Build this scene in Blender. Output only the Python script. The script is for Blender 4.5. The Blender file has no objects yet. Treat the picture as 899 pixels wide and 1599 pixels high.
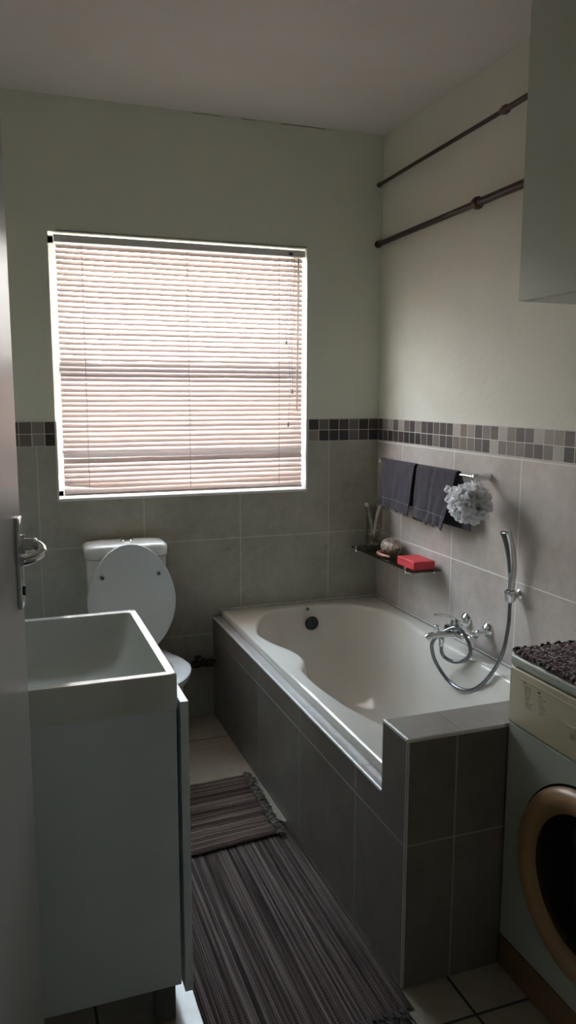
import bpy, bmesh, math, random
from mathutils import Vector, Matrix, noise
PI = math.pi
rnd = random.Random(7)
sc = bpy.context.scene
COL = sc.collection

# ---------------------------------------------------------------- measured layout (metres)
H = 2.637            # ceiling
XL = -1.90           # left wall
YF = -2.85           # front wall with the doorway
B1, B2 = 1.364, 1.262   # mosaic border
WL, WR, WB, WT = -1.480, -0.365, 1.033, 2.121   # window opening
TP = 0.4358          # wall tile pitch

# ---------------------------------------------------------------- materials
def new_mat(name):
    m = bpy.data.materials.new(name); m.use_nodes = True
    nt = m.node_tree; nt.nodes.clear()
    out = nt.nodes.new('ShaderNodeOutputMaterial')
    b = nt.nodes.new('ShaderNodeBsdfPrincipled')
    nt.links.new(b.outputs[0], out.inputs[0])
    return m, nt, b, out

def N(nt, typ, **kw):
    n = nt.nodes.new(typ)
    for k, v in kw.items():
        if k.startswith('i_'):
            n.inputs[k[2:].replace('_', ' ')].default_value = v
        else: setattr(n, k, v)
    return n

def M(nt, op, a, b=None, c=None, clamp=False):
    n = nt.nodes.new('ShaderNodeMath'); n.operation = op; n.use_clamp = clamp
    for i, v in enumerate((a, b, c)):
        if v is None: continue
        if isinstance(v, (int, float)): n.inputs[i].default_value = v
        else: nt.links.new(v, n.inputs[i])
    return n.outputs[0]

def mix(nt, fac, a, b):
    n = nt.nodes.new('ShaderNodeMix'); n.data_type = 'RGBA'
    for i, v in ((0, fac), (6, a), (7, b)):
        if isinstance(v, (int, float)): n.inputs[i].default_value = v
        elif isinstance(v, tuple): n.inputs[i].default_value = v + (1,) if len(v) == 3 else v
        else: nt.links.new(v, n.inputs[i])
    return n.outputs[2]

def noise_tex(nt, vec, scale, detail=4, rough=.55):
    n = nt.nodes.new('ShaderNodeTexNoise'); n.inputs['Scale'].default_value = scale
    n.inputs['Detail'].default_value = detail; n.inputs['Roughness'].default_value = rough
    if vec is not None: nt.links.new(vec, n.inputs['Vector'])
    return n.outputs[0]

def ramp(nt, fac, stops, interp='LINEAR'):
    n = nt.nodes.new('ShaderNodeValToRGB'); n.color_ramp.interpolation = interp
    E = n.color_ramp.elements
    while len(E) > 1: E.remove(E[-1])
    full = lambda c: tuple(c) + (1,) if len(c) == 3 else c
    E[0].position = stops[0][0]; E[0].color = full(stops[0][1])
    for p, c in stops[1:]:
        E.new(min(1, p)).color = full(c)
    nt.links.new(fac, n.inputs[0]); return n.outputs[0]

def bump(nt, h, b, strength=.3, dist=.002):
    n = nt.nodes.new('ShaderNodeBump'); n.inputs['Strength'].default_value = strength
    n.inputs['Distance'].default_value = dist
    nt.links.new(h, n.inputs['Height']); nt.links.new(n.outputs[0], b.inputs['Normal'])

def coord(nt): return nt.nodes.new('ShaderNodeTexCoord').outputs['Object']

def plain(name, col, rough=.5, metal=0, var=.08, scale=12, bmp=0, bscale=80, coat=0, spec=None):
    m, nt, b, _ = new_mat(name)
    v = coord(nt); n = noise_tex(nt, v, scale)
    lo = tuple(max(0, c*(1-var)) for c in col); hi = tuple(min(1, c*(1+var)) for c in col)
    nt.links.new(ramp(nt, n, [(.3, lo), (.7, hi)]), b.inputs['Base Color'])
    b.inputs['Roughness'].default_value = rough; b.inputs['Metallic'].default_value = metal
    if coat: b.inputs['Coat Weight'].default_value = coat; b.inputs['Coat Roughness'].default_value = .05
    if spec is not None: b.inputs['Specular IOR Level'].default_value = spec
    if bmp: bump(nt, noise_tex(nt, v, bscale), b, bmp)
    return m

def tile_mat(name, cols, grout, pitch, x0, y0, z0, gw=.004, rough=.38, cloud=3.0, gdepth=.4, dirt=0):
    """square tiles in object (= world) space; a grid line is dropped where it lies in the face's own plane"""
    m, nt, b, _ = new_mat(name)
    v = coord(nt)
    sp = nt.nodes.new('ShaderNodeSeparateXYZ'); nt.links.new(v, sp.inputs[0])
    g = nt.nodes.new('ShaderNodeNewGeometry'); sn = nt.nodes.new('ShaderNodeSeparateXYZ')
    nt.links.new(g.outputs['True Normal'], sn.inputs[0])
    lines = None; cells = []
    for i, o in enumerate((x0, y0, z0)):
        u = M(nt, 'DIVIDE', M(nt, 'SUBTRACT', sp.outputs[i], o), pitch)
        cells.append(M(nt, 'FLOOR', u))
        fr = M(nt, 'SUBTRACT', u, M(nt, 'ROUND', u))
        d = M(nt, 'MULTIPLY', M(nt, 'ABSOLUTE', fr), pitch)
        ln = M(nt, 'SUBTRACT', 1.0, M(nt, 'DIVIDE', M(nt, 'SUBTRACT', d, gw*.5), .0012), clamp=True)
        ok = M(nt, 'LESS_THAN', M(nt, 'ABSOLUTE', sn.outputs[i]), .5)
        ln = M(nt, 'MULTIPLY', ln, ok)
        lines = ln if lines is None else M(nt, 'MAXIMUM', lines, ln)
    cx = nt.nodes.new('ShaderNodeCombineXYZ')
    for i in range(3): nt.links.new(cells[i], cx.inputs[i])
    wn = nt.nodes.new('ShaderNodeTexWhiteNoise'); wn.noise_dimensions = '3D'; nt.links.new(cx.outputs[0], wn.inputs['Vector'])
    n1 = noise_tex(nt, v, cloud, 6, .62)
    n2 = noise_tex(nt, v, cloud*7, 5, .6)
    f = M(nt, 'ADD', M(nt, 'MULTIPLY', n1, .7), M(nt, 'MULTIPLY', n2, .3))
    f = M(nt, 'ADD', f, M(nt, 'MULTIPLY', M(nt, 'SUBTRACT', wn.outputs[0], .5), .08))
    c = ramp(nt, f, [(.34, cols[0]), (.5, cols[1]), (.68, cols[2])])
    if dirt:
        n3 = noise_tex(nt, v, 5.5, 8, .75)
        c = mix(nt, M(nt, 'MULTIPLY', ramp(nt, n3, [(.60, (0,0,0)), (.72, (1,1,1))]), dirt), c, tuple(x*.55 for x in cols[0]))
    c = mix(nt, lines, c, grout)
    nt.links.new(c, b.inputs['Base Color'])
    nt.links.new(M(nt, 'ADD', rough, M(nt, 'MULTIPLY', lines, .4)), b.inputs['Roughness'])
    bump(nt, M(nt, 'SUBTRACT', M(nt, 'MULTIPLY', n2, .05), lines), b, gdepth, .0015)
    return m

def mosaic_mat(name, x0, y0, z0, p, dark_bias):
    m, nt, b, _ = new_mat(name)
    v = coord(nt)
    sp = nt.nodes.new('ShaderNodeSeparateXYZ'); nt.links.new(v, sp.inputs[0])
    g = nt.nodes.new('ShaderNodeNewGeometry'); sn = nt.nodes.new('ShaderNodeSeparateXYZ')
    nt.links.new(g.outputs['True Normal'], sn.inputs[0])
    lines = None; cells = []
    for i, o in enumerate((x0, y0, z0)):
        u = M(nt, 'DIVIDE', M(nt, 'SUBTRACT', sp.outputs[i], o), p)
        ok = M(nt, 'LESS_THAN', M(nt, 'ABSOLUTE', sn.outputs[i]), .5)
        cells.append(M(nt, 'MULTIPLY', M(nt, 'FLOOR', u), ok))
        d = M(nt, 'MULTIPLY', M(nt, 'ABSOLUTE', M(nt, 'SUBTRACT', u, M(nt, 'ROUND', u))), p)
        ln = M(nt, 'SUBTRACT', 1.0, M(nt, 'DIVIDE', M(nt, 'SUBTRACT', d, .0012), .0006), clamp=True)
        ln = M(nt, 'MULTIPLY', ln, ok)
        lines = ln if lines is None else M(nt, 'MAXIMUM', lines, ln)
    cx = nt.nodes.new('ShaderNodeCombineXYZ')
    for i in range(3): nt.links.new(cells[i], cx.inputs[i])
    wn = nt.nodes.new('ShaderNodeTexWhiteNoise'); wn.noise_dimensions = '3D'; nt.links.new(cx.outputs[0], wn.inputs['Vector'])
    d = dark_bias
    c = ramp(nt, wn.outputs[0], [(0, (.014, .010, .011)), (.26*d, (.062, .040, .040)), (.42*d, (.15, .12, .105)), (.60*d, (.27, .23, .205)), (.80*d, (.42, .385, .35))], 'CONSTANT')
    c = mix(nt, M(nt, 'MULTIPLY', noise_tex(nt, v, 60), .25), c, (.2, .18, .17))
    c = mix(nt, lines, c, (.62, .60, .57))
    nt.links.new(c, b.inputs['Base Color']); b.inputs['Roughness'].default_value = .38
    bump(nt, M(nt, 'SUBTRACT', 1.0, lines), b, .5, .001)
    return m

def plaster(name, col, rough=.75, stain=.25, bs=.25):
    m, nt, b, _ = new_mat(name)
    v = coord(nt)
    n = noise_tex(nt, v, 2.2, 6, .6)
    c = ramp(nt, n, [(.35, tuple(x*.94 for x in col)), (.65, col)])
    sm = ramp(nt, noise_tex(nt, v, 6, 8, .8), [(.66, (0,0,0)), (.80, (1,1,1))])
    c = mix(nt, M(nt, 'MULTIPLY', sm, stain), c, tuple(x*.45 for x in col))
    nt.links.new(c, b.inputs['Base Color']); b.inputs['Roughness'].default_value = rough
    bump(nt, M(nt, 'ADD', noise_tex(nt, v, 30, 4, .6), M(nt, 'MULTIPLY', noise_tex(nt, v, 5, 3), 1.5)), b, bs, .004)
    return m

MT = {}
MT['wall'] = plaster('pale green wall paint', (.74, .755, .66), .62)
MT['wall_r'] = plaster('wall paint with warm light tint', (.77, .75, .67), .62, .3, .45)  # right wall: warm light from the blind is tinted into the paint colour
MT['ceiling'] = plaster('ceiling paint', (.76, .72, .70), .85, .12, .08)
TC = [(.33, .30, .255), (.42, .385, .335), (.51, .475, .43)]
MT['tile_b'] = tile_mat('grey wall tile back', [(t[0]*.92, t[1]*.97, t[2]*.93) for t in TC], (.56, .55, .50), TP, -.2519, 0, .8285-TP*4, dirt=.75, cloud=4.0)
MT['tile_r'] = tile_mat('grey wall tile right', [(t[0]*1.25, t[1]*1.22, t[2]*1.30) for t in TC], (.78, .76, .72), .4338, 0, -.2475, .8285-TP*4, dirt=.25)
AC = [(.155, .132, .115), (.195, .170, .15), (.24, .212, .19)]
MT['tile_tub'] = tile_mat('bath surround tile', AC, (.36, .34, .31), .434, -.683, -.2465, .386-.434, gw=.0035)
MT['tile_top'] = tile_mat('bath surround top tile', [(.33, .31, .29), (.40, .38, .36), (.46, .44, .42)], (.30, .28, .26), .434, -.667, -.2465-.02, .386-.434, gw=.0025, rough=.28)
MT['tile_floor'] = tile_mat('beige floor tile', [(.34, .30, .235), (.40, .355, .285), (.46, .42, .345)], (.05, .045, .04), .43, -.69, -.25, .2, gw=.006, rough=.17)
MT['mosaic_b'] = mosaic_mat('mosaic border back', 0, 0, B2, .0508, 1.25)
MT['mosaic_r'] = mosaic_mat('mosaic border right', 0, 0, B2, .0512, 1.0)
MT['trim'] = plain('tile edge trim', (.62, .61, .59), .3, 0, .04)
MT['grout'] = plain('white silicone', (.62, .61, .57), .5, 0, .15, 30)
MT['acrylic'] = plain('bath acrylic', (.71, .68, .62), .13, 0, .02, 3, coat=.4)
MT['ceramic'] = plain('white ceramic', (.72, .72, .68), .10, 0, .02, 4, coat=.5)
MT['basin'] = plain('basin ceramic', (.64, .68, .66), .09, 0, .02, 4, coat=.5)
MT['toilet_seat'] = plain('white seat plastic', (.66, .67, .66), .22, 0, .02, 4)
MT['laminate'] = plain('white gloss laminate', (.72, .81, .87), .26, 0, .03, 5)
MT['door_paint'] = plain('grey satin door paint', (.50, .50, .52), .32, 0, .04, 3, bmp=.05)
MT['frame_paint'] = plain('white window paint', (.72, .70, .67), .4, 0, .05)
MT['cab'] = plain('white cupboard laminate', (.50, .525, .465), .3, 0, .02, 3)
MT['chrome'] = plain('chrome', (.78, .79, .80), .09, 1, .03)
MT['hose'] = plain('braided steel hose', (.27, .28, .30), .28, 1, .1, 60)
MT['black'] = plain('black void', (.006, .006, .006), .25)
MT['leg_grey'] = plain('grey leg', (.12, .13, .14), .4)
MT['rubber'] = plain('grey rubber', (.10, .11, .11), .6)
MT['rod'] = plain('dark bronze rod', (.045, .026, .022), .35, .3, .2, 20)
MT['rod2'] = plain('brown collar', (.12, .05, .04), .4, .2, .2, 20)
MT['pipe'] = plain('tarnished brass pipe', (.10, .07, .045), .5, .6, .5, 50, .3)
MT['towel'] = plain('plum grey terry', (.048, .040, .050), .95, 0, .25, 140, .9, 450)
MT['towel_band'] = plain('towel woven band', (.16, .14, .17), .8, 0, .2, 200, .4, 700)
MT['red'] = plain('red foam', (.62, .045, .06), .55, 0, .06, 60, .25, 220)
MT['driftwood'] = plain('pale driftwood', (.62, .56, .48), .75, 0, .25, 60, .5, 120)
MT['driftwood_dark'] = plain('brown driftwood', (.32, .23, .16), .75, 0, .3, 60, .5, 120)
MT['shell_pale'] = plain('pale shell', (.55, .50, .43), .4, 0, .2, 40, .3, 120)
MT['shell_lip'] = plain('pink shell lip', (.62, .30, .20), .35, 0, .15, 40)
MT['machine'] = plain('washing machine enamel', (.46, .50, .44), .3, 0, .03, 4)
MT['panel'] = plain('cream control panel', (.58, .53, .38), .35, 0, .03, 5)
MT['wood_ring'] = plain('tan plastic ring', (.36, .21, .10), .32, 0, .06, 8)
MT['plinth'] = plain('brown plinth', (.22, .13, .07), .45, 0, .12, 14)
MT['print'] = plain('dark print', (.035, .03, .025), .6)
MT['cord'] = plain('blind cord', (.25, .22, .21), .7)
MT['peach'] = plain('peach render', (.80, .52, .38), .9, 0, .08, 3)
MT['paving'] = plain('pale paving', (.50, .50, .50), .9, 0, .1, 3)
MT['crack'] = plain('dark joint line', (.05, .05, .045), .8)

def shell_mat():
    m, nt, b, _ = new_mat('mottled seashell'); v = coord(nt)
    c = ramp(nt, noise_tex(nt, v, 45, 5, .7), [(.36, (.10, .055, .04)), (.5, (.30, .21, .16)), (.62, (.60, .52, .44))])
    nt.links.new(c, b.inputs['Base Color']); b.inputs['Roughness'].default_value = .45
    bump(nt, noise_tex(nt, v, 90), b, .5, .002); return m
MT['shell'] = shell_mat()

def glass_mat(name, tint, rough=.02, gl=.12):
    m, nt, b, out = new_mat(name); nt.nodes.remove(b)
    tr = nt.nodes.new('ShaderNodeBsdfTransparent'); tr.inputs[0].default_value = tint + (1,)
    gs = nt.nodes.new('ShaderNodeBsdfGlossy'); gs.inputs['Roughness'].default_value = rough
    mx = nt.nodes.new('ShaderNodeMixShader')
    lw = nt.nodes.new('ShaderNodeLayerWeight'); lw.inputs[0].default_value = .5
    nt.links.new(M(nt, 'ADD', M(nt, 'MULTIPLY', M(nt, 'POWER', lw.outputs['Facing'], 4.0), .55), .04, clamp=True), mx.inputs[0])
    nt.links.new(tr.outputs[0], mx.inputs[1]); nt.links.new(gs.outputs[0], mx.inputs[2])
    nt.links.new(mx.outputs[0], out.inputs[0]); return m
MT['pane'] = glass_mat('window glass', (.95, .97, .96))
MT['glass'] = glass_mat('vase glass', (.86, .87, .85), .03, .3)
MT['shelf_glass'] = glass_mat('smoked shelf glass', (.42, .43, .38), .04, .2)
MT['door_glass'] = plain('dark door glass', (.004, .004, .004), .12, spec=.25)

def translucent(name, col, tcol, fac, rough=.5):
    m, nt, b, out = new_mat(name)
    b.inputs['Base Color'].default_value = col + (1,); b.inputs['Roughness'].default_value = rough
    t = nt.nodes.new('ShaderNodeBsdfTranslucent'); t.inputs[0].default_value = tcol + (1,)
    mx = nt.nodes.new('ShaderNodeMixShader'); mx.inputs[0].default_value = fac
    nt.links.new(b.outputs[0], mx.inputs[1]); nt.links.new(t.outputs[0], mx.inputs[2])
    nt.links.new(mx.outputs[0], out.inputs[0]); return m
MT['slat'] = translucent('blind slat', (.47, .40, .375), (.70, .55, .50), .045, .45)
MT['pouf'] = translucent('white nylon mesh', (.92, .92, .93), (.90, .90, .92), .5, .6)

def rug_mat(name, cols, across, k=80, light=(.44, .39, .37)):
    """UV.x runs across the stripes, UV.y along them (metres)"""
    m, nt, b, _ = new_mat(name)
    uv = nt.nodes.new('ShaderNodeUVMap').outputs[0]
    sp = nt.nodes.new('ShaderNodeSeparateXYZ'); nt.links.new(uv, sp.inputs[0])
    U, V = sp.outputs[0], sp.outputs[1]
    def vec(a, bb):
        c = nt.nodes.new('ShaderNodeCombineXYZ'); nt.links.new(a, c.inputs[0]); nt.links.new(bb, c.inputs[1]); return c.outputs[0]
    st = noise_tex(nt, vec(M(nt, 'MULTIPLY', U, k), M(nt, 'MULTIPLY', V, .7)), 1.0, 3, .6)
    fi = noise_tex(nt, vec(M(nt, 'MULTIPLY', U, 330), M(nt, 'MULTIPLY', V, 3)), 1.0, 2, .6)
    f = M(nt, 'ADD', M(nt, 'MULTIPLY', st, .7), M(nt, 'MULTIPLY', fi, .3))
    c = ramp(nt, f, [(.40, cols[0]), (.47, cols[1]), (.535, cols[2]), (.60, cols[3])])
    # dark and light stitches along the thread lines
    dash = M(nt, 'MULTIPLY', M(nt, 'GREATER_THAN', M(nt, 'SINE', M(nt, 'MULTIPLY', V, 2*PI/.009)), .0),
             M(nt, 'GREATER_THAN', M(nt, 'SINE', M(nt, 'MULTIPLY', U, 2*PI/.0135)), .62))
    amt = M(nt, 'MULTIPLY', dash, M(nt, 'GREATER_THAN', noise_tex(nt, vec(M(nt, 'MULTIPLY', U, 40), M(nt, 'MULTIPLY', V, 1.2)), 1.0, 1), .44))
    c = mix(nt, M(nt, 'MULTIPLY', amt, .8), c, tuple(x*.4 for x in cols[0]))
    lt = M(nt, 'MULTIPLY', M(nt, 'GREATER_THAN', M(nt, 'SINE', M(nt, 'MULTIPLY', V, 2*PI/.007)), -.3),
           M(nt, 'GREATER_THAN', noise_tex(nt, vec(M(nt, 'MULTIPLY', U, 150), M(nt, 'MULTIPLY', V, .25)), 1.0, 1), .66))
    c = mix(nt, M(nt, 'MULTIPLY', lt, .85), c, light)
    sp2 = noise_tex(nt, vec(M(nt, 'MULTIPLY', U, 500), M(nt, 'MULTIPLY', V, 260)), 1.0, 2, .7)
    c = mix(nt, M(nt, 'MULTIPLY', ramp(nt, sp2, [(.55, (0,0,0)), (.7, (1,1,1))]), .45), c, tuple(x*1.9 for x in cols[2]))
    nt.links.new(c, b.inputs['Base Color']); b.inputs['Roughness'].default_value = .95; b.inputs['Specular IOR Level'].default_value = .15
    h = M(nt, 'ADD', M(nt, 'SINE', M(nt, 'MULTIPLY', U, 2*PI/.0068)), M(nt, 'SUBTRACT', M(nt, 'MULTIPLY', sp2, 1.5), M(nt, 'MULTIPLY', amt, 1.5)))
    bump(nt, h, b, .8, .002)
    return m
MT['rug_a'] = rug_mat('dark rag weave', [(.034, .021, .020), (.085, .058, .052), (.16, .117, .106), (.27, .21, .19)], 'x')
MT['rug_b'] = rug_mat('brown rag weave', [(.040, .024, .020), (.105, .068, .056), (.19, .132, .108), (.28, .21, .17)], 'y', 58, (.34, .28, .22))
MT['rug_c'] = rug_mat('knotted rag weave', [(.035, .024, .028), (.080, .060, .066), (.15, .12, .125), (.28, .25, .25)], 'x', 60, (.36, .33, .32))
def crochet_mat():
    m, nt, b, _ = new_mat('knotted crochet yarn'); v = coord(nt)
    mp = nt.nodes.new('ShaderNodeMapping'); mp.inputs['Scale'].default_value = (1, 1.6, .6); nt.links.new(v, mp.inputs[0])
    vo = nt.nodes.new('ShaderNodeTexVoronoi'); vo.inputs['Scale'].default_value = 150; nt.links.new(mp.outputs[0], vo.inputs['Vector'])
    hs = nt.nodes.new('ShaderNodeSeparateXYZ'); nt.links.new(vo.outputs['Color'], hs.inputs[0])
    c = ramp(nt, hs.outputs[0], [(0, (.09, .055, .066)), (.25, (.17, .115, .13)), (.5, (.30, .225, .24)), (.72, (.48, .41, .42)), (.90, (.78, .72, .72))], 'CONSTANT')
    c = mix(nt, ramp(nt, vo.outputs['Distance'], [(.55, (0, 0, 0)), (.95, (1, 1, 1))]), c, (.02, .014, .016))
    nt.links.new(c, b.inputs['Base Color']); b.inputs['Roughness'].default_value = .95; b.inputs['Specular IOR Level'].default_value = .1
    bump(nt, M(nt, 'SUBTRACT', 1.0, vo.outputs['Distance']), b, .7, .002); return m
MT['rug_c'] = crochet_mat()
MT['tassel_a'] = plain('dark tassel yarn', (.07, .062, .062), .95, 0, .4, 90)
MT['tassel_b'] = plain('grey brown tassel yarn', (.16, .135, .115), .95, 0, .4, 90)

# ---------------------------------------------------------------- mesh builder
class MB:
    def __init__(s): s.bm = bmesh.new()
    def box(s, x0, x1, y0, y1, z0, z1, bev=0, seg=2):
        t = bmesh.new(); bmesh.ops.create_cube(t, size=1)
        for v in t.verts:
            v.co = Vector(((x0+x1)/2+v.co.x*(x1-x0), (y0+y1)/2+v.co.y*(y1-y0), (z0+z1)/2+v.co.z*(z1-z0)))
        if bev: bmesh.ops.bevel(t, geom=t.edges[:], offset=bev, segments=seg, profile=.5, affect='EDGES')
        s.merge(t); return s
    def merge(s, t, mat=None):
        if mat is not None: bmesh.ops.transform(t, matrix=mat, verts=t.verts[:])
        me = bpy.data.meshes.new('tmp'); t.to_mesh(me); t.free(); s.bm.from_mesh(me); bpy.data.meshes.remove(me)
    def loft(s, rings, closed=True, cap0=False, cap1=False, cyclic=False):
        vs = [[s.bm.verts.new(p) for p in r] for r in rings]
        n = len(rings[0]); L = len(vs)
        for i in range(L if cyclic else L-1):
            a, b = vs[i], vs[(i+1) % L]
            for j in range(n if closed else n-1):
                k = (j+1) % n
                s.bm.faces.new((a[j], a[k], b[k], b[j]))
        if cap0: s.bm.faces.new(vs[0][::-1])
        if cap1: s.bm.faces.new(vs[-1])
        return vs
    def tube(s, pts, r, seg=10, cap=True, sx=1.0):
        pts = [Vector(p) for p in pts]; n = len(pts)
        rs = r if isinstance(r, (list, tuple)) else [r]*n
        T = [(pts[min(i+1, n-1)]-pts[max(i-1, 0)]).normalized() for i in range(n)]
        up = Vector((0, 0, 1)) if abs(T[0].z) < .9 else Vector((0, 1, 0))
        nrm = (up - T[0]*up.dot(T[0])).normalized(); rings = []
        for i in range(n):
            nrm = (nrm - T[i]*nrm.dot(T[i])).normalized(); bi = T[i].cross(nrm)
            rings.append([pts[i]+(nrm*math.cos(a)+bi*math.sin(a)*sx)*rs[i] for a in [2*PI*k/seg for k in range(seg)]])
        s.loft(rings, True, cap, cap); return s
    def cyl(s, a, b, r, seg=24, r2=None): return s.tube([a, b], [r, r if r2 is None else r2], seg)
    def lathe(s, c, prof, axis='z', seg=32):
        """prof = [(radius, height)], along axis from c"""
        rings = []
        for r, h in prof:
            rg = []
            for k in range(seg):
                a = 2*PI*k/seg; u, w = r*math.cos(a), r*math.sin(a)
                p = {'z': (u, w, h), 'x': (h, u, w), 'y': (w, h, u)}[axis]
                rg.append(Vector(c)+Vector(p))
            rings.append(rg)
        s.loft(rings, True, prof[0][0] > 1e-6, prof[-1][0] > 1e-6); return s
    def blob(s, c, r, sc=(1, 1, 1), sub=3, amp=0, fr=20, rot=None):
        t = bmesh.new(); bmesh.ops.create_icosphere(t, subdivisions=sub, radius=1)
        for v in t.verts:
            d = 1+amp*noise.noise(v.co*fr*.1+Vector(c)*31)
            v.co = Vector((v.co.x*sc[0], v.co.y*sc[1], v.co.z*sc[2]))*r*d
        m = Matrix.Translation(c) @ (rot.to_matrix().to_4x4() if rot else Matrix())
        s.merge(t, m); return s
    def build(s, name, mat, parent=None, smooth=True, ang=38, cat=None):
        bmesh.ops.remove_doubles(s.bm, verts=s.bm.verts[:], dist=1e-6)
        bmesh.ops.recalc_face_normals(s.bm, faces=s.bm.faces[:])
        me = bpy.data.meshes.new(name); s.bm.to_mesh(me); s.bm.free()
        o = bpy.data.objects.new(name, me); COL.objects.link(o)
        if isinstance(mat, str): mat = MT[mat]
        if mat: me.materials.append(mat)
        if smooth:
            me.shade_smooth(); me.set_sharp_from_angle(angle=math.radians(ang))
        if parent is not None:
            o.parent = parent; o.location = -WP(parent)
        return o

def WP(o):
    p = Vector(o.location)
    while o.parent: o = o.parent; p += Vector(o.location)
    return p

def tag(o, label, cat, group=None):
    o['label'] = label; o['category'] = cat
    if group: o['group'] = group
    return o
def thing(name, label, cat, loc, group=None):
    o = bpy.data.objects.new(name, None); COL.objects.link(o); o.location = loc; o.empty_display_size = .05
    return tag(o, label, cat, group)
def struct(o): o['kind'] = 'structure'; return o
def top(mb, name, mat, label, cat, group=None, **k):
    return tag(mb.build(name, mat, None, **k), label, cat, group)

def cr(pts, n=10, closed=False):
    P = [Vector(p) for p in pts]; L = len(P); out = []
    rng = range(L) if closed else range(L-1)
    for i in rng:
        if closed: a, b, c, d = P[(i-1) % L], P[i], P[(i+1) % L], P[(i+2) % L]
        else: a, b, c, d = P[max(i-1, 0)], P[i], P[i+1], P[min(i+2, L-1)]
        for k in range(n):
            t = k/n
            out.append(.5*((2*b)+(c-a)*t+(2*a-5*b+4*c-d)*t*t+(3*b-a-3*c+d)*t**3))
    if not closed: out.append(P[-1])
    return out
def resample(P, n, closed=True):
    Q = P+[P[0]] if closed else P
    d = [0]
    for a, b in zip(Q, Q[1:]): d.append(d[-1]+(b-a).length)
    out = []; j = 0; m = n if closed else n-1
    for i in range(n):
        s_ = d[-1]*i/m
        while j < len(d)-2 and d[j+1] < s_: j += 1
        t = (s_-d[j])/max(1e-9, d[j+1]-d[j]); out.append(Q[j].lerp(Q[j+1], min(1, t)))
    return out

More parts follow.
